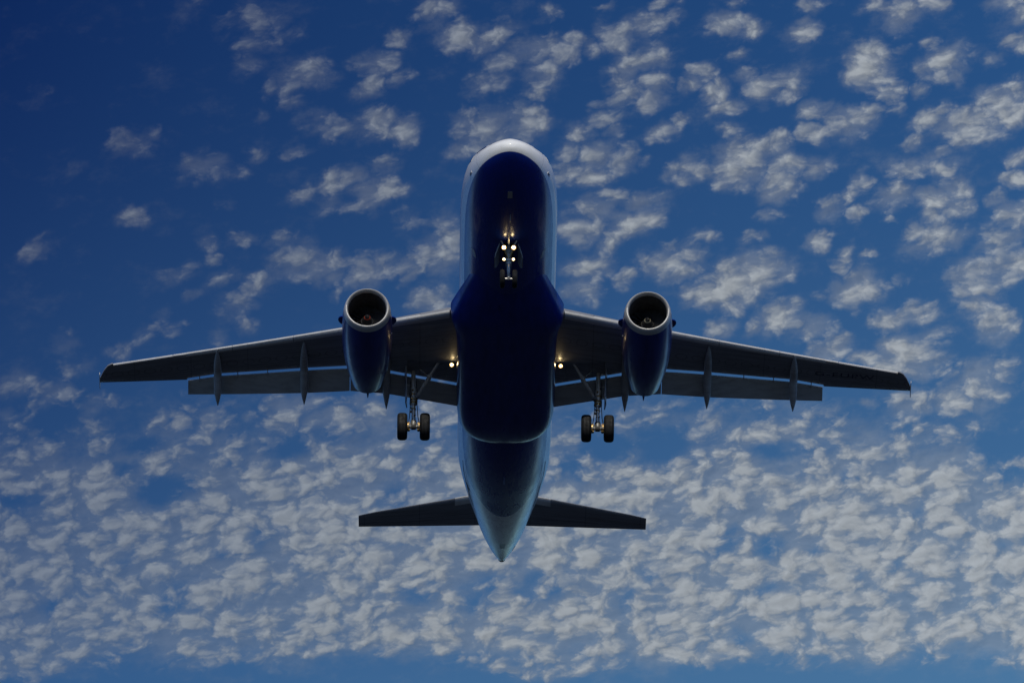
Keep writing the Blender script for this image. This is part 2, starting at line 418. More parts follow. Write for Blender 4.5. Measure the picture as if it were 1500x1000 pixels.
class MB:
    def __init__(s): s.v = []; s.f = []; s.mi = []; s.mats = []
    def mat(s, m):
        if m not in s.mats: s.mats.append(m)
        return s.mats.index(m)
    def add(s, vs, fs, m):
        o = len(s.v); k = s.mat(m)
        s.v += [tuple(x) for x in vs]
        for f in fs: s.f.append(tuple(i + o for i in f)); s.mi.append(k)
    def loft(s, rings, m, closed=True, caps=True):
        n = len(rings[0]); vs = [p for r in rings for p in r]; fs = []
        for i in range(len(rings) - 1):
            for j in range(n if closed else n - 1):
                a, c = i * n + j, i * n + (j + 1) % n
                fs.append((a, c, c + n, a + n))
        if caps and closed:
            fs.append(tuple(range(n - 1, -1, -1)))
            fs.append(tuple((len(rings) - 1) * n + j for j in range(n)))
        s.add(vs, fs, m)
    def tube(s, p0, p1, r0, r1, m, n=14):
        p0, p1 = Vector(p0), Vector(p1); d = (p1 - p0).normalized()
        a = d.orthogonal().normalized(); c = d.cross(a)
        s.loft([[p + (a * cos(2 * pi * k / n) + c * sin(2 * pi * k / n)) * r for k in range(n)] for p, r in ((p0, r0), (p1, r1))], m)
    def path(s, pts, radii, m, n=12):
        rings = []
        for i, p in enumerate(pts):
            d = (Vector(pts[min(i + 1, len(pts) - 1)]) - Vector(pts[max(i - 1, 0)])).normalized()
            a = Vector((1, 0, 0)) - d * d.x
            a = a.normalized() if a.length > .1 else d.orthogonal().normalized()
            c = d.cross(a)
            rings.append([Vector(p) + (a * cos(2 * pi * k / n) + c * sin(2 * pi * k / n)) * radii[i] for k in range(n)])
        s.loft(rings, m)
    def box(s, c, sz, m, rot=None, bev=0.0):
        x, y, z = (v / 2 for v in sz); e = min(bev, x * .9, y * .9, z * .9)
        R = rot or Matrix.Identity(3)
        def ring(zz, k): return [(-x + k, -y, zz), (x - k, -y, zz), (x, -y + k, zz), (x, y - k, zz), (x - k, y, zz), (-x + k, y, zz), (-x, y - k, zz), (-x, -y + k, zz)]
        if e > 0:
            rs = []
            for zz, ins in ((-z, e), (-z + e, 0), (z - e, 0), (z, e)):
                rs.append([(px * (x - ins) / x, py * (y - ins) / y, pz) for px, py, pz in ring(zz, e)])
        else:
            rs = [[(-x, -y, zz), (x, -y, zz), (x, y, zz), (-x, y, zz)] for zz in (-z, z)]
        s.loft([[R @ Vector(p) + Vector(c) for p in r] for r in rs], m)
    def lathe(s, prof, c, ax, m, n=40, caps=True):
        """prof: (distance along ax, radius)"""
        c, ax = Vector(c), Vector(ax).normalized(); a = ax.orthogonal().normalized(); d = ax.cross(a)
        s.loft([[c + ax * t + (a * cos(2 * pi * k / n) + d * sin(2 * pi * k / n)) * r for k in range(n)] for t, r in prof], m, True, caps)
    def build(s, name, parent=None, sharp=35, label=None):
        me = bpy.data.meshes.new(name)
        me.from_pydata(s.v, [], s.f)
        for m in s.mats: me.materials.append(m)
        me.polygons.foreach_set('material_index', s.mi)
        me.validate()
        import bmesh
        bm = bmesh.new(); bm.from_mesh(me)
        bmesh.ops.remove_doubles(bm, verts=bm.verts, dist=1e-5)
        bmesh.ops.recalc_face_normals(bm, faces=bm.faces)
        bm.to_mesh(me); bm.free()
        me.shade_smooth()
        me.set_sharp_from_angle(angle=radians(sharp))
        o = bpy.data.objects.new(name, me); COL.objects.link(o)
        if parent is not None: o.parent = parent
        if label: o['label'] = label
        return o


def pchip(tab):
    xs = [t[0] for t in tab]; ys = [t[1] for t in tab]; n = len(xs)
    h = [xs[i + 1] - xs[i] for i in range(n - 1)]; d = [(ys[i + 1] - ys[i]) / h[i] for i in range(n - 1)]
    m = [d[0]] + [0 if d[i - 1] * d[i] <= 0 else (2 * h[i] + h[i - 1] + h[i] + 2 * h[i - 1]) / ((2 * h[i] + h[i - 1]) / d[i - 1] + (h[i] + 2 * h[i - 1]) / d[i]) for i in range(1, n - 1)] + [d[-1]]
    def f(x):
        if x <= xs[0]: return ys[0]
        if x >= xs[-1]: return ys[-1]
        i = max(k for k in range(n - 1) if xs[k] <= x)
        t = (x - xs[i]) / h[i]
        return ys[i] * (1 + 2 * t) * (1 - t) ** 2 + m[i] * h[i] * t * (1 - t) ** 2 + ys[i + 1] * t * t * (3 - 2 * t) + m[i + 1] * h[i] * t * t * (t - 1)
    return f


# ------------------------------------------------------------------ ground
g = MB()
nG = 96
for (r0, r1) in ((0, 400), (400, 4000), (4000, 40000)):
    ri = [(r0 * cos(2 * pi * k / nG), r0 * sin(2 * pi * k / nG), 0) for k in range(nG)]
    ro = [(r1 * cos(2 * pi * k / nG), r1 * sin(2 * pi * k / nG), 0) for k in range(nG)]
    g.loft([ri, ro], M['ground'], True, False)
go = g.build('ground')
go['kind'] = 'structure'

# ------------------------------------------------------------------ airliner: local x = port side, y = metres aft of the nose, z up
plane = bpy.data.objects.new('airliner', None)
COL.objects.link(plane)
DEPTH = 341.0
u0, v0 = (747.72 - 750) / 12500 * DEPTH, (500 - 192.48) / 12500 * DEPTH
plane.location = (u0, DEPTH * cos(ALPHA) - v0 * sin(ALPHA), 1.7 + DEPTH * sin(ALPHA) + v0 * cos(ALPHA))
plane.rotation_euler = (Matrix.Rotation(radians(.662), 3, 'Z') @ Matrix.Rotation(radians(-4.04), 3, 'X') @ Matrix.Rotation(radians(.327), 3, 'Y')).to_euler()
plane['label'] = 'white twin-engine airliner with dark blue belly flying low overhead, wheels down and lights on'
plane['category'] = 'airplane'
TH = radians(33.54)
CT, ST = cos(TH), sin(TH)

# ---- fuselage
HW = pchip([(0, 0), (.03, .2), (.1, .37), (.22, .56), (.4, .76), (.7, 1.0), (1.1, 1.24), (1.6, 1.45), (2.2, 1.63), (3, 1.79), (4, 1.90), (5, 1.955), (6, 1.975), (22, 1.975), (24, 1.94), (25.5, 1.80), (27, 1.60), (28.5, 1.36), (30, 1.10), (31, .92), (32, .70), (33, .43), (33.5, .25), (33.72, .16)])
TOP = pchip([(0, -.6), (.03, -.46), (.1, -.35), (.22, -.22), (.4, -.08), (.7, .10), (1.1, .30), (1.6, .62), (2.2, 1.14), (2.8, 1.47), (3.4, 1.68), (4.5, 1.88), (6, 2.03), (7, 2.07), (25, 2.07), (28, 1.97), (30, 1.80), (32, 1.56), (33.2, 1.37), (33.72, 1.21)])
BOT = pchip([(0, -.6), (.03, -.74), (.1, -.84), (.22, -.95), (.4, -1.07), (.7, -1.24), (1.1, -1.42), (1.6, -1.58), (2.2, -1.73), (3, -1.88), (4, -2.0), (5, -2.05), (6.5, -2.07), (19.5, -2.07), (20.5, -2.05), (22, -1.92), (24, -1.60), (26, -1.18), (27.4, -.87), (29, -.48), (31, .07), (33, .68), (33.72, .89)])
ZC = pchip([(0, -.6), (.5, -.54), (1, -.47), (2, -.34), (3, -.2), (4, -.1), (6, 0), (20.5, 0), (24, .22), (27, .5), (30, .80), (32, .95), (33.72, 1.05)])


def surf(s, ph, off=0.0):
    """point on the skin, ph = angle from the top, positive to port"""
    h, zc = HW(s) + off, ZC(s)
    k = (TOP(s) - zc + off) if cos(ph) >= 0 else (zc - BOT(s) + off)
    sp = sin(ph)
    if cos(ph) > 0:      # the crown of the nose is narrower than its lower half
        sp = math.copysign(abs(sp) ** (1 + .3 * max(0, min(1, (5.2 - s) / 3.2))), sp)
    return Vector((h * sp, s, zc + k * cos(ph)))


def solve_ph(s, z):
    lo, hi = 0, pi
    for _ in range(40):
        mid = (lo + hi) / 2
        if surf(s, mid).z > z: lo = mid
        else: hi = mid
    return lo


fz = MB()
st = [.002, .01, .03, .06, .1, .16, .22, .3, .4, .55, .7, .9, 1.1, 1.35, 1.6, 1.9, 2.2, 2.5, 2.8, 3.1, 3.4, 4, 4.6, 5.3, 6, 7] + [8 + k for k in range(13)] + [20.5 + .5 * k for k in range(25)] + [32.8, 33.1, 33.4, 33.6, 33.72]
fz.loft([[surf(s, 2 * pi * k / 96) for k in range(96)] for s in st], M['livery'])
fus = fz.build('fuselage', plane, 40)


def patch(mb, s0, s1, p0, p1, m, off=.006, n=5, taper=None):
    """a thin plate lying on the skin between two stations and two angles; taper gives the angles at s1"""
    q0, q1 = taper or (p0, p1)
    outer, inner = [], []
    for i in range(n + 1):
        for j in range(n + 1):
            s = s0 + (s1 - s0) * i / n
            a = (p0 + (p1 - p0) * j / n) * (1 - i / n) + (q0 + (q1 - q0) * j / n) * i / n
            outer.append(surf(s, a, off)); inner.append(surf(s, a, -.02))
    N = n + 1; fs = []
    for i in range(n):
        for j in range(n):
            a = i * N + j; fs.append((a, a + 1, a + N + 1, a + N))
    rim = [j for j in range(N)] + [i * N + n for i in range(1, N)] + [n * N + j for j in range(n - 1, -1, -1)] + [i * N for i in range(n - 1, 0, -1)]
    k = len(outer)
    for i in range(len(rim)):
        a, c = rim[i], rim[(i + 1) % len(rim)]
        fs.append((a, c, c + k, a + k))
    mb.add(outer + inner, fs, m)


for sd in (1, -1):
    for (s0, s1, p0, p1, tp) in ((1.50, 2.36, .05, .72, (.05, .60)), (1.62, 2.60, .79, 1.14, (.66, .98)), (2.05, 2.95, 1.17, 1.36, (1.02, 1.26))):
        w_ = MB(); patch(w_, s0, s1, sd * p0, sd * p1, M['glass'], .008, 6, (sd * tp[0], sd * tp[1])); w_.build('cockpit_window', fus)
    # static-port plates low on the nose
    pr = MB(); ph = solve_ph(2.15, -.62)
    patch(pr, 1.95, 2.22, sd * (ph - .035), sd * (ph + .035), M['grey_plate'], .008, 3)
    patch(pr, 2.02, 2.15, sd * (ph - .018), sd * (ph + .018), M['dark'], .013, 2)
    pr.build('static_port', fus)
    pl = MB(); ph = solve_ph(7.0, -1.42)
    patch(pl, 6.3, 6.75, sd * (ph - .05), sd * (ph + .04), M['grey_plate'], .006, 3, (sd * (ph + .02), sd * (ph + .1)))
    pl.build('access_panel', fus, label='pale grey plate on the dark blue belly')
pl = MB(); patch(pl, 1.85, 2.2, pi - .07, pi + .05, M['grey_plate'], .006, 3); pl.build('access_panel', fus, label='small grey plate under the nose')
pl = MB(); patch(pl, 8.9, 9.3, pi + .46, pi + .60, M['grey_plate'], .02, 3, (pi + .50, pi + .64)); pl.build('access_panel', fus)


def blade(s, x, h, l, m):
    """a swept blade aerial under the belly"""
    mb = MB(); z0 = surf(s, pi - (x / 1.97)).z
    rings = []
    for k in range(6):
        t = k / 5
        c = l * (1 - .45 * t); y0 = s + l * .5 * t
        rings.append([(x + .022 * (1 - .5 * t) * sin(2 * pi * j / 10), y0 + c * .5 * (1 - cos(2 * pi * j / 10)), z0 + .03 - (h + .03) * t) for j in range(10)])
    mb.loft(rings, m)
    return mb.build('antenna', fus)


blade(3.05, .04, .22, .34, M['grey_plate'])
blade(9.1, -.35, .25, .4, M['blue'])
blade(22.6, .0, .3, .4, M['blue'])
# tail-cone details
ap = MB(); ap.lathe([(-.1, .165), (.10, .15), (.10, .12), (-.02, .11)], (0, 33.72, 1.05), (0, 1, 0), M['dark'], 24); ap.build('exhaust_outlet', fus)
pl = MB(); patch(pl, 31.05, 31.75, pi - .14, pi + .14, M['grey_plate'], .006, 3)
pl.build('access_panel', fus)
for sd, s in ((-1, 25.3), (1, 32.2)):
    mb = MB(); ph = solve_ph(s, ZC(s) - .9 * (ZC(s) - BOT(s)) * .55)
    patch(mb, s, s + .45, sd * (ph - .03), sd * (ph + .03), M['dark'], .01, 3, (sd * (ph + .06), sd * (ph + .12))); mb.build('outflow_vent', fus)
# rear door outlines: dark seam strips
for sd in (1, -1):
    mb = MB()
    for (s0, s1) in ((23.2, 27.6),):
        ph0, ph1 = solve_ph(s0, -.72), solve_ph(s1, -.18)
        patch(mb, s0, s1, sd * (ph0 - .012), sd * (ph0 + .012), M['dark'], .004, 10, (sd * (ph1 - .02), sd * (ph1 + .02)))
    mb.build('seam_strip', fus)

# ---- belly fairing
FHW = pchip([(7.9, 1.42), (8.6, 1.64), (9.25, 1.88), (10.0, 2.15), (10.6, 2.32), (11.0, 2.28), (11.6, 2.14), (12.8, 2.05), (17.2, 2.04), (18.4, 1.96), (19.2, 1.70), (19.7, 1.25), (19.95, .7)])
FBOT = pchip([(7.9, -1.96), (8.8, -2.10), (9.7, -2.28), (10.9, -2.42), (17.6, -2.42), (18.8, -2.32), (19.6, -2.14), (19.95, -1.98)])
fb = MB()
rings = []
for s in [7.9, 8.3, 8.6, 8.9, 9.2, 9.5, 9.8, 10.05, 10.3, 10.5, 10.65, 10.8, 11, 11.3, 11.6, 12, 12.5, 13, 14, 15, 16, 17, 17.6, 18.2, 18.6, 19, 19.3, 19.6, 19.8, 19.95]:
    hw, zb = FHW(s), FBOT(s); zt = -.55 if s < 17 else -.55 - .35 * (s - 17) / 2.95
    cz = -1.25; ex_ = 2.0 + 1.9 * min(1, max(0, (s - 8.6) / 2.6))
    r = []
    for k in range(64):
        a = 2 * pi * k / 64; ca, sa = cos(a), sin(a)
        x = hw * math.copysign(abs(sa) ** (2 / ex_), sa)
        zz = math.copysign(abs(ca) ** (2 / ex_), ca)
        z = cz + zz * ((zt - cz) if zz > 0 else (cz - zb))
        if zz > 0: x *= 1 - .22 * zz
        r.append((x, s, z))
    rings.append(r)
fb.loft(rings, M['blue'])
fair = fb.build('belly_fairing', plane, 40)

# ---- wings


def wz(X): return -1.25 + .0892 * (X - 1.98) + .0012 * max(0, X - 2) ** 2


LE = lambda X: 10.95 + .4712 * (X - 2.3)          # leading edge of the extended slats
TE_T = [(1.5, 16.62), (2.02, 16.52), (4.78, 16.04), (6.55, 15.96), (8.34, 16.43), (11.93, 17.52), (13.27, 18.14)]


def TE(X):
    if X >= 13.30: return 18.27 + (X - 13.33) * .2595
    for (a, ya), (c, yc) in zip(TE_T, TE_T[1:]):
        if X <= c: return ya + (yc - ya) * (X - a) / (c - a)
    return 18.14


def slat_c(X): return .68 - .0225 * X
def half(t): return 2 * (1.4845 * sqrt(t) - .63 * t - 1.758 * t * t + 1.4215 * t ** 3 - .5075 * t ** 4)


BAY = 15.02


def wsec(X, bay):
    fx = LE(X) + (.30 - .008 * X if X < 16.37 else .07) + (0 if X < 16.45 else ((X - 16.45) / .5) ** 2 * .95)
    tx = TE(X); c = tx - fx
    T = (.118 - .0012 * X) * (c + (1.1 if X < 13.3 else 0)) * (1 if X < 16.5 else 1 - .55 * (X - 16.5) / .45)
    w = wz(X)
    up = lambda t: w + .16 * T * (1 - t) + .045 + .57 * T * half(t)
    low = lambda t: w + .16 * T * max(0, 1 - t / .14) ** 2.2 + .06 * max(0, (t - .72) / .28) ** 2
    tb = min(.93, max(.35, (BAY - fx) / c))
    pts = []
    tu = [1, .94, .86, .76, .64, .52, .4, .3, .21, .14, .085, .045, .02, .005, 0]
    for t in tu: pts.append((X, fx + c * t, up(t) if t > 0 else w + .16 * T + .02))
    for t in (.004, .016, .04, .08, .13): pts.append((X, fx + c * t, low(t)))
    for k in range(7): t = .13 + (tb - .13) * (k + 1) / 8; pts.append((X, fx + c * t, low(t)))
    pts.append((X, fx + c * tb, low(tb)))
    for k in range(7):
        t = tb + .0008 + (.998 - tb) * k / 6
        z = low(t)
        if bay: z = max(z, up(t) - .07)
        pts.append((X, fx + c * t, z))
    return pts


def wing_low(X, s):
    fx = LE(X) + .30 - .008 * X; c = TE(X) - fx; t = (s - fx) / c
    return wz(X) + .06 * max(0, (t - .72) / .28) ** 2


def mir(pts, sd): return [(p[0] * sd, p[1], p[2]) for p in pts]


for sd in (1, -1):
    mb = MB()
    xs = [(1.5, 0), (2.0, 0), (2.45, 0), (2.46, 1), (3.2, 1), (4.08, 1), (4.09, 0), (4.8, 0), (5.75, 0), (6.55, 0), (7.4, 0), (8.4, 0), (9.6, 0), (10.8, 0), (11.93, 0), (12.8, 0), (13.26, 0), (13.30, 0), (14, 0), (15, 0), (16, 0), (16.36, 0), (16.38, 0), (16.45, 0), (16.6, 0), (16.75, 0), (16.88, 0), (16.95, 0)]
    mb.loft([mir(wsec(X, bb), sd) for X, bb in xs], M['wing'])
    wing = mb.build('wing', plane, 32)
    # slats: one inboard of the engine pylon, four outboard
    prof = [(1.0, .46), (.8, .44), (.55, .41)] + [(.38 - .38 * cos(radians(a)), .15 + .21 * sin(radians(a))) for a in range(75, -91, -15)] + [(.5, -.06), (.62, -.05), (.62, -.01), (.58, .1), (.62, .25), (1.0, .445)]
    for (xa, xb) in ((2.36, 5.10), (6.35, 8.78), (8.81, 11.33), (11.36, 13.83), (13.86, 16.36)):
        sl = MB(); rr = []
        for k in range(7):
            X = xa + (xb - xa) * k / 6; cs = slat_c(X)
            rr.append(mir([(X, LE(X) + .045 + .377 * cs + p * cs, wz(X) + .03 + q * cs) for p, q in prof], sd))
        sl.loft(rr, M['slat'])
        sl.build('slat', wing, 30)
    # wing-tip fence: an arrowhead plate above and below the tip
    tf = MB(); X = 16.955; w = wz(X)
    out = [(18.45, w + .05), (18.8, w + .13), (19.15, w + .22), (19.32, w + .24), (19.3, w + .12), (19.22, w + .04), (19.26, w - .12), (19.28, w - .24), (19.08, w - .24), (18.75, w - .12), (18.5, w - .03)]
    tf.loft([[(sd * (X - .012), a, c) for a, c in out], [(sd * (X + .012), a, c) for a, c in out]], M['tip'])
    tf.build('wing_tip_fence', wing, 30)
    # hinge brackets showing in the slot
    for X in (9.9, 11.15, 12.75):
        hb = MB(); s = TE(X)
        hb.box((sd * X, s + .04, wz(X) - .02), (.035, .30, .07), M['flap'], Matrix.Rotation(radians(-30), 3, 'X'), .01)
        hb.build('flap_bracket', wing)
    # flaps
    GAP, DEF = .095, radians(33)
    FTE = [(1.97, 17.06), (4.93, 16.58), (6.42, 16.62), (8.35, 17.12), (13.24, 18.18)]
    def fte(X):
        for (a, ya), (c, yc) in zip(FTE, FTE[1:]):
            if X <= c: return ya + (yc - ya) * (X - a) / (c - a)
        return 18.18
    for (xa, xb) in ((1.98, 6.445), (6.475, 13.24)):
        fl = MB(); rr = []
        N = 10
        for k in range(N + 1):
            X = xa + (xb - xa) * k / N
            sT, zT = TE(X), wz(X) + .06
            pt = zT * CT - sT * ST - GAP
            pe = (wz(X) - .7) * CT - fte(X) * ST
            c = (pt - pe) / sin(DEF + TH) * 1.03; r = .075 * c
            sc = sT + .14; zc = (pt - r + sc * ST) / CT
            row = []
            M2 = [1, .8, .6, .4, .25, .14, .06, .02, 0]
            prf = [(t, .13 * c * half(t) * .5 * (1.25)) for t in M2] + [(t, -.13 * c * half(t) * .5 * .75) for t in M2[-2::-1]]
            for t, h in prf:
                a, h2 = (t - .06) * c, h
                row.append((X, sc + a * cos(DEF) + h2 * sin(DEF), zc - a * sin(DEF) + h2 * cos(DEF)))
            rr.append(mir(row, sd))
        fl.loft(rr, M['flap'])
        fl.build('wing_flap', plane, 35)
    # flap track fairings
    for X, s0, s2 in ((4.95, 13.4, 17.38), (8.37, 14.35, 17.64), (11.98, 15.7, 18.38)):
        z0 = wz(X) + .03; z2 = wz(X) - 1.0
        pts, rad = [], []
        for k in range(15):
            t = k / 14; s = s0 + (s2 - s0) * t
            z = z0 - .16 * sin(min(1, t / .5) * pi / 2) - (max(0, t - .48) / .52) ** 1.15 * (z0 - .16 - z2)
            r = .165 * min(1, (sin(min(1, t / .42) * pi / 2)) ** .8) * (1 if t < .74 else max(.06, cos((t - .74) / .26 * pi / 2) ** .85))
            pts.append((sd * X, s, z)); rad.append(max(.012, r))
        tr = MB(); tr.path(pts, rad, M['flap'], 20)
        tr.build('flap_track_fairing', plane, 50)

    # ---- engine
    EX, EZ, EL = sd * 5.72, -2.27, 9.36
    def shear(p):
        f = max(0, 1 - (p[1] - EL) / 2.2)
        return (p[0], p[1] - (p[2] - EZ) * .095 * f, p[2])
    def eng(mb, prof, m, n=64, caps=False):
        mb.loft([[shear((EX + r * sin(2 * pi * k / n), EL + t, EZ + r * cos(2 * pi * k / n))) for k in range(n)] for t, r in prof], m, True, caps)
    nac = MB()
    eng(nac, [(.30, .962), (.6, .995), (1.0, 1.02), (1.6, 1.03), (2.4, 1.02), (3.1, .985), (3.7, .925), (4.3, .84), (4.9, .73), (5.45, .615), (5.46, .595), (5.3, .59), (4.6, .62), (3.9, .62)], M['blue'])
    eng(nac, [(3.9, .62), (3.9, .02)], M['dark'])
    eng(nac, [(.16, .778), (.4, .765), (.8, .785), (1.15, .81), (1.42, .815)], M['duct'])
    nacelle = nac.build('engine_nacelle', plane, 40)
    lp = MB()
    eng(lp, [(.302, .963), (.2, .945), (.1, .918), (.04, .892), (.01, .868), (0, .85), (.012, .83), (.05, .805), (.1, .788), (.162, .777)], M['lip'])
    lp.build('intake_lip', nacelle, 60, 'polished grey metal intake lip')
    fn = MB()
    for k in range(22):
        a0 = 2 * pi * k / 22; rows = []
        for i in range(7):
            t = i / 6; r = .25 + .555 * t; tw = radians(28 + 34 * t); ch = .13 + .06 * t
            ring = []
            for (ps, th) in ((-1, 0), (0, .012), (1, 0), (0, -.012)):
                d_t = ps * ch * sin(tw) / 1.0 + th * cos(tw); d_s = ps * ch * cos(tw) - th * sin(tw)
                an = a0 + d_t / r
                ring.append((EX + r * sin(an), EL + 1.17 + d_s, EZ + r * cos(an)))
            rows.append(ring)
        fn.loft(rows, M['fan'])
    fn.lathe([(1.42, .81), (1.43, .2)], (EX, EL, EZ), (0, 1, 0), M['dark'], 48, False)
    fn.build('fan', nacelle, 30)
    sp = MB()
    sp.lathe([(.55, .004), (.57, .03), (.62, .065), (.70, .105)], (EX, EL, EZ), (0, 1, 0), M['spinner'], 32, False)
    sp.lathe([(.70, .105), (.745, .127)], (EX, EL, EZ), (0, 1, 0), M['mark_red'] if sd < 0 else M['mark_pale'], 32, False)
    sp.lathe([(.745, .127), (.85, .18), (.98, .235)], (EX, EL, EZ), (0, 1, 0), M['spinner'], 32, False)
    sp.lathe([(.98, .235), (1.02, .25)], (EX, EL, EZ), (0, 1, 0), M['grey_plate'], 32, False)
    sp.lathe([(1.02, .25), (1.12, .265)], (EX, EL, EZ), (0, 1, 0), M['spinner'], 32, False)
    for j in range(5):   # painted comma near the tip
        sp.tube((EX + .035 * cos(j * .5 + .3), EL + .59 + .01 * j, EZ - .035 * sin(j * .5 + .3) - .006 * j), (EX + .04 * cos(j * .5 + .8), EL + .60 + .01 * j, EZ - .04 * sin(j * .5 + .8) - .006 * j), .012, .012, M['mark_pale'] if sd > 0 else M['grey_plate'], 6)
    sp.build('spinner', nacelle, 50)
    for q in (1, -1):
        sk = MB(); sg = []
        for k in range(13):
            t = k / 12
            sg.append((1.02 + .62 * t, .205 * sin(pi * min(1, t ** .8)) ** .6 if 0 < t < 1 else 0))
        zz = EZ + .26
        lo = [[(EX + q * (.985 + h), EL + s, zz + e) for s, h in sg] + [(EX + q * .93, EL + 1.64, zz + e), (EX + q * .93, EL + 1.02, zz + e)] for e in (-.02, .02)]
        sk.loft(lo, M['blue']); sk.build('strake', nacelle, 30)
    dl = MB(); dl.lathe([(0, .03), (.02, .028), (.035, .012)], (EX - sd * .99, EL + 1.35, EZ - .36), (-sd * 1, -.35, -.3), M['chrome'], 12); dl.build('drain_fitting', nacelle)
    py = MB(); rr = []
    for (s, zt, zb2, hw) in ((10.7, EZ + 1.02, EZ + .9, .03), (11.2, EZ + 1.16, EZ + .8, .13), (12.4, EZ + 1.36, EZ + .8, .21), (13.6, wz(5.75) + .2, EZ + .8, .22), (14.8, wz(5.75) + .1, EZ + .66, .2), (15.9, wz(5.75) - .08, EZ + .62, .14), (16.6, wz(5.75) - .42, EZ + .56, .07), (16.95, wz(5.75) - .66, wz(5.75) - .82, .02)):
        zm = (zt + zb2) / 2; hh = (zt - zb2) / 2
        rr.append([(EX + hw * math.copysign(abs(sin(a)) ** .6, sin(a)), s, zm + hh * math.copysign(abs(cos(a)) ** .6, cos(a))) for a in [2 * pi * k / 20 for k in range(20)]])
    py.loft(rr, M['blue']); py.build('engine_pylon', plane, 50)

    # ---- main landing gear
    GX = sd * 3.80
    top, ax = Vector((GX + sd * .04, 15.95, -.62)), Vector((GX, 16.19, -3.60))
    at = lambda t: top.lerp(ax, t)
    st_ = MB()
    st_.tube(at(0), at(.40), .085, .10, M['steel'], 18)
    st_.tube(at(.40), at(.62), .135, .125, M['steel'], 18)
    for t0, r0 in ((.42, .165), (.50, .15), (.58, .16), (.625, .17)):
        st_.tube(at(t0), at(t0 + .018), r0, r0, M['brass'] if t0 > .45 else M['steel'], 18)
    st_.tube(at(.62), at(.66), .14, .12, M['steel'], 18)
    st_.tube(at(.66), at(.93), .085, .085, M['chrome'], 18)
    st_.tube(at(.72), at(.735), .105, .105, M['brass'], 16)
    st_.tube(at(.91), at(1.0), .12, .13, M['hub'], 16)
    # hydraulic lines and fittings
    for k in range(9):
        a = k * 1.37 + .4; t = .40 + .055 * k
        cc = at(t) + Vector((.13 * cos(a), -.11 - .02 * sin(a), 0))
        st_.box(cc, (.07 + .02 * (k % 3), .07, .06 + .02 * (k % 2)), M['brass'] if k % 3 == 1 else M['hub'], Matrix.Rotation(a, 3, 'Z'), .012)
    for dx in (-.11, .12):
        st_.path([at(.3) + Vector((dx, -.08, 0)), at(.5) + Vector((dx * 1.3, -.13, 0)), at(.7) + Vector((dx * 1.2, -.15, 0)), at(.86) + Vector((dx * 1.5, -.1, 0)), at(.97) + Vector((dx * 2.0, -.04, 0))], [.017] * 5, M['dark'], 8)
    # torque links behind the leg
    st_.path([at(.66) + Vector((0, .12, 0)), at(.79) + Vector((0, .36, 0)), at(.95) + Vector((0, .12, 0))], [.05, .04, .05], M['steel'], 8)
    gear = st_.build('main_landing_gear', plane, 40)
    axm = MB()
    axm.tube(ax + Vector((-.40, 0, 0)), ax + Vector((.40, 0, 0)), .075, .075, M['hub'], 18)
    axm.tube(ax + Vector((-.10, 0, 0)), ax + Vector((.10, 0, 0)), .135, .135, M['dark'], 18)
    for q in (-1, 1):
        axm.tube(ax + Vector((q * .13, 0, 0)), ax + Vector((q * .22, 0, 0)), .15, .17, M['hub'], 22)
        axm.tube(ax + Vector((q * .20, 0, 0)), ax + Vector((q * .25, 0, 0)), .20, .20, M['brass'], 22)
        for k in range(7):
            a = 2 * pi * k / 7
            axm.tube(ax + Vector((q * .16, .165 * cos(a), .165 * sin(a))), ax + Vector((q * .27, .165 * cos(a), .165 * sin(a))), .038, .038, M['brass'] if k % 2 else M['hub'], 10)
    axm.build('axle', gear, 40)
    for q in (-1, 1):
        wh = MB(); R, hwid = .572, .212; c = ax + Vector((q * .466, 0, 0))
        tp = []
        for k in range(25):
            a = pi * k / 24
            xx = -cos(a); yy = sin(a)
            tp.append((hwid * math.copysign(abs(xx) ** .72, xx), .31 + (R - .31) * abs(yy) ** .42))
        # tyre body, then its circumferential tread grooves
        wh.lathe(tp, c, (1, 0, 0), M['rubber'], 56, False)
        for gx_ in (-.085, -.03, .03, .085):
            wh.lathe([(gx_ - .006, R + .001), (gx_, R + .0015), (gx_ + .006, R + .001)], c, (1, 0, 0), M['dark'], 56, False)
        wh.lathe([(-hwid * .98, .312), (-hwid * .8, .30), (-.09, .27), (-.07, .10), (-.12, .08), (-.12, .01)], c, (1, 0, 0), M['hub'], 40, False)
        wh.lathe([(hwid * .98, .312), (hwid * .8, .30), (.09, .27), (.07, .10), (.12, .08), (.12, .01)], c, (1, 0, 0), M['hub'], 40, False)
        wh.build('wheel', gear, 40)
    br = MB()
    b0, b1 = Vector((sd * 2.76, 15.12, -1.06)), at(.545) + Vector((-sd * .14, -.06, .02))
    # two-piece folding side brace with its lock link
    md = b0.lerp(b1, .46)
    br.tube(b0, md, .062, .072, M['steel'], 12); br.tube(md, b1, .08, .062, M['steel'], 12)
    br.tube(md + Vector((0, -.1, 0)), md + Vector((0, .1, 0)), .09, .09, M['steel'], 14)
    br.tube(b1 + Vector((0, -.09, 0)), b1 + Vector((0, .09, 0)), .10, .10, M['hub'], 14)
    br.tube(at(.02) + Vector((-sd * .05, -.05, 0)), md, .026, .026, M['steel'], 10)
    br.tube(at(.02) + Vector((0, -.13, 0)), at(.02) + Vector((0, .1, 0)), .11, .11, M['steel'], 14)
    br.build('side_brace', gear, 40)
    dr = MB(); rr = []
    for t in (0, .2, .4, .55, .62):
        p = at(t); hw_ = .50 - .14 * t
        xo = sd * (.31 - .05 * t)
        rr.append([(p.x + xo - .02, p.y - hw_, p.z), (p.x + xo + .02, p.y - hw_, p.z), (p.x + xo + .05 * sd + .02, p.y, p.z), (p.x + xo + .02, p.y + hw_, p.z), (p.x + xo - .02, p.y + hw_, p.z), (p.x + xo + .05 * sd - .02, p.y, p.z)])
    dr.loft(rr, M['wing'])
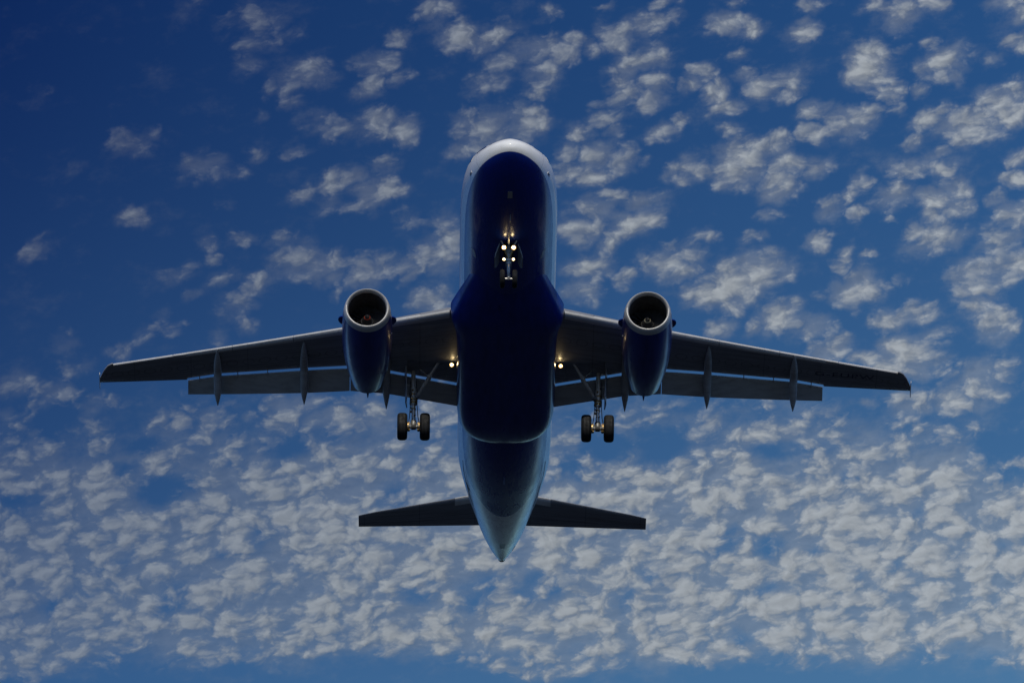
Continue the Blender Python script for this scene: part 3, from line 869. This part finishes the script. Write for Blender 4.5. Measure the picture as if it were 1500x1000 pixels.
    for t in (.15, .35, .52): dr.tube(at(t), at(t) + Vector((sd * .32, 0, .0)), .02, .02, M['steel'], 8)
    dr.build('gear_door', gear, 30)

    # ---- wing-root landing light
    ll = MB(); lc = Vector((sd * 2.25, 14.87, -1.40)); d = Vector((0, -cos(radians(14)), -sin(radians(14))))
    ll.lathe([(-.12, .02), (-.11, .06), (-.05, .10), (.0, .10), (.012, .089)], lc, d, M['grey_plate'], 28)
    ll.tube(lc + Vector((0, .06, 0)), lc + Vector((0, .12, .2)), .03, .03, M['steel'], 10)
    lo = ll.build('landing_light', plane, 40)
    le = MB(); le.lathe([(.012, .088), (.024, .050)], lc, d, M['lamp_halo'], 24, False)  # glowing ring stands in for the halo round the lens
    le.lathe([(.024, .050), (.033, .03), (.036, .002)], lc, d, M['lamp'], 24)
    le.build('lamp_lens', lo, 60, 'glowing warm white lens')

    # ---- tailplane
    tp_ = MB(); rr = []; er = []
    for k in range(9):
        X = .35 + (6.20 - .35) * k / 8
        le_ = 28.80 + (X - 1.45) * .492; te_ = 31.05 + (X - .92) * .199
        if X > 6.0: le_ += .06
        c = te_ - le_; z0 = .93 + .1 * X
        row = [(X, le_ + c * t, z0 + .05 * c * half(t)) for t in (.70, .6, .5, .3, .15, .06, .015, 0)] + [(X, le_ + c * t, z0 - .05 * c * half(t)) for t in (.015, .06, .15, .3, .5, .6, .70)]
        rr.append(mir(row, sd))
        er.append(mir([(X, le_ + c * t, z0 + .05 * c * half(t) * q) for t, q in ((1, 1), (.9, 1), (.8, 1), (.73, .9), (.72, 0), (.73, -.9), (.8, -1), (.9, -1), (1, -1))], sd))
    tp_.loft(rr, M['wing']); tpo = tp_.build('tailplane', plane, 35)
    el = MB(); el.loft(er, M['wing']); el.build('elevator', tpo, 35)
    rt = MB(); rr = []
    for X in (.9, 1.5, 2.05):
        le_ = 28.80 + (X - 1.45) * .492 - .015; z0 = .93 + .1 * X
        rr.append(mir([(X, le_ + .42, z0 + .125), (X, le_ + .2, z0 + .1), (X, le_ + .05, z0 + .06), (X, le_, z0), (X, le_ + .05, z0 - .06), (X, le_ + .2, z0 - .1), (X, le_ + .42, z0 - .125)], sd))
    rt.loft(rr, M['slat']); rt.build('root_fillet', tpo, 40)

# ---- registration under the port wing
cu_ = bpy.data.curves.new('registration', 'FONT'); cu_.body = 'G-EUPW'; cu_.size = 1.0; cu_.space_character = 1.12
to = bpy.data.objects.new('registration_text', cu_); COL.objects.link(to)
dg = bpy.context.evaluated_depsgraph_get(); dg.update()
tm = bpy.data.meshes.new_from_object(to.evaluated_get(dg))
bpy.data.objects.remove(to)
import bmesh
bm = bmesh.new(); bm.from_mesh(tm)
for _ in range(2): bmesh.ops.subdivide_edges(bm, edges=[e for e in bm.edges if e.calc_length() > .08], cuts=1)
bmesh.ops.triangulate(bm, faces=bm.faces)
xs_ = [v.co.x for v in bm.verts]; x0, x1 = min(xs_), max(xs_)
port = [o for o in plane.children if o.name.startswith('wing') and o.name.split('.')[0] == 'wing'][0]
for v in bm.verts:
    a = (v.co.x - x0) / (x1 - x0); h = v.co.y
    X = 12.88 + 2.50 * a
    s = 17.27 + .305 * (X - 12.88) - h * .45
    v.co = Vector((X, s, wing_low(X, s) - .006))
bm.to_mesh(tm); bm.free()
tm.materials.append(M['letters'])
ro = bpy.data.objects.new('registration_letters', tm); COL.objects.link(ro); ro.parent = port
ro['label'] = 'dark letters G-EUPW under the wing'

# ---- fin and rudder above the tail
fn = MB(); rr = []
for k in range(7):
    t = k / 6; z = 1.5 + 6.0 * t; le_ = 26.6 + 4.9 * t if t > .05 else 26.2; c = 5.9 - 3.9 * t
    hw = .5 * .10 * c
    rr.append([(hw * half(q) if q < 1 else 0, le_ + c * q, z) for q in (1, .7, .4, .2, .08, .02)] + [(0, le_, z)] + [(-hw * half(q), le_ + c * q, z) for q in (.02, .08, .2, .4, .7)])
fn.loft(rr, M['blue']); fn.build('tail_fin', plane, 35)

# ---- nose landing gear
ng = MB()
ntop, nax = Vector((0, 5.20, -1.92)), Vector((0, 5.02, -3.72))
nt_ = lambda t: ntop.lerp(nax, t)
ng.tube(nt_(0), nt_(.42), .075, .085, M['steel'], 16)
ng.tube(nt_(.42), nt_(.56), .115, .105, M['steel'], 16)
ng.tube(nt_(.56), nt_(.60), .125, .125, M['chrome'], 16)
ng.tube(nt_(.47), nt_(.50), .135, .135, M['brass'], 16)
ng.tube(nt_(.60), nt_(.92), .06, .06, M['chrome'], 16)
ng.tube(nt_(.90), nt_(1.0), .08, .09, M['steel'], 14)
ng.tube(nax + Vector((-.25, 0, 0)), nax + Vector((.25, 0, 0)), .045, .045, M['chrome'], 14)
ng.box(nt_(.50) + Vector((0, -.10, 0)), (.34, .12, .10), M['steel'], None, .02)
for q in (-1, 1):
    ng.tube(nt_(.30) + Vector((q * .03, -.04, 0)), Vector((q * .32, 4.75, -2.05)), .03, .03, M['steel'], 10)
    ng.tube(nt_(.44) + Vector((q * .12, -.06, 0)), nt_(.52) + Vector((q * .12, -.06, 0)), .045, .045, M['hub'], 12)
    ng.path([nt_(.2) + Vector((q * .09, -.05, 0)), nt_(.5) + Vector((q * .13, -.08, 0)), nt_(.8) + Vector((q * .08, -.06, 0))], [.013] * 3, M['dark'], 8)
ng.tube(nt_(.20) + Vector((0, -.05, 0)), Vector((0, 4.2, -1.98)), .035, .03, M['steel'], 10)
ng.path([nt_(.60) + Vector((0, -.08, 0)), nt_(.76) + Vector((0, -.26, 0)), nt_(.92) + Vector((0, -.08, 0))], [.04, .03, .04], M['steel'], 8)
ngo = ng.build('nose_landing_gear', plane, 40)
for q in (-1, 1):
    wh = MB(); R, hwid = .385, .108; c = nax + Vector((q * .25, 0, 0)); tp = []
    for k in range(21):
        a = pi * k / 20; xx, yy = -cos(a), sin(a)
        tp.append((hwid * math.copysign(abs(xx) ** .75, xx), .20 + (R - .20) * abs(yy) ** .45))
    wh.lathe(tp, c, (1, 0, 0), M['rubber'], 44, False)
    for e in (-1, 1): wh.lathe([(e * hwid * .98, .202), (e * hwid * .7, .19), (e * .045, .16), (e * .06, .05), (e * .06, .01)], c, (1, 0, 0), M['hub'], 32, False)
    wh.build('wheel', ngo, 40)
    dr = MB()
    rr = []
    for z, a, e in ((-1.98, 5.0, 6.3), (-2.25, 4.98, 6.25), (-2.5, 5.02, 6.05), (-2.62, 5.12, 5.85)):
        xo = q * (.36 + .20 * (z + 1.98) / -.64)
        rr.append([(xo - .015, a, z), (xo + .015, a, z), (xo + .015, e, z), (xo - .015, e, z)])
    dr.loft(rr, M['flap']); dr.build('gear_door', ngo, 30)
    for (z, s, r, dx, mm, nm) in ((-2.36, 4.79, .098, .195, M['lamp'], 'landing_light'), (-2.86, 4.90, .064, .19, M['lamp_small'], 'taxi_light')):
        lb = MB(); lc = Vector((q * dx, s, z)); d = Vector((0, -cos(radians(12)), -sin(radians(12))))
        lb.lathe([(-.10, .02), (-.09, r * .7), (-.03, r * 1.12), (0, r * 1.12), (.008, r)], lc, d, M['hub'], 24)
        if z > -2.6: lb.tube(lc + Vector((0, .03, -.06)), nt_(.44) + Vector((q * .03, -.09, 0)), .03, .03, M['brass'], 8)
        lb.tube(lc + Vector((0, .05, 0)), nt_(.28 if z > -2.6 else .53), .022, .022, M['steel'], 8)
        lb.lathe([(.008, r * .98), (.02, r * .62)], lc, d, M['lamp_halo'], 24, False)  # halo painted as an emissive ring
        lb.lathe([(.02, r * .62), (.028, r * .35), (.03, .002)], lc, d, mm, 24)
        lb.build(nm, ngo, 40)
bay = MB()
bay.box((0, 5.55, -2.052), (.40, 1.3, .05), M['dark'], None, .01)  # flat dark plate on the belly, painted as the shade of an open bay
bay.build('bay_shade_plate', ngo, 30)
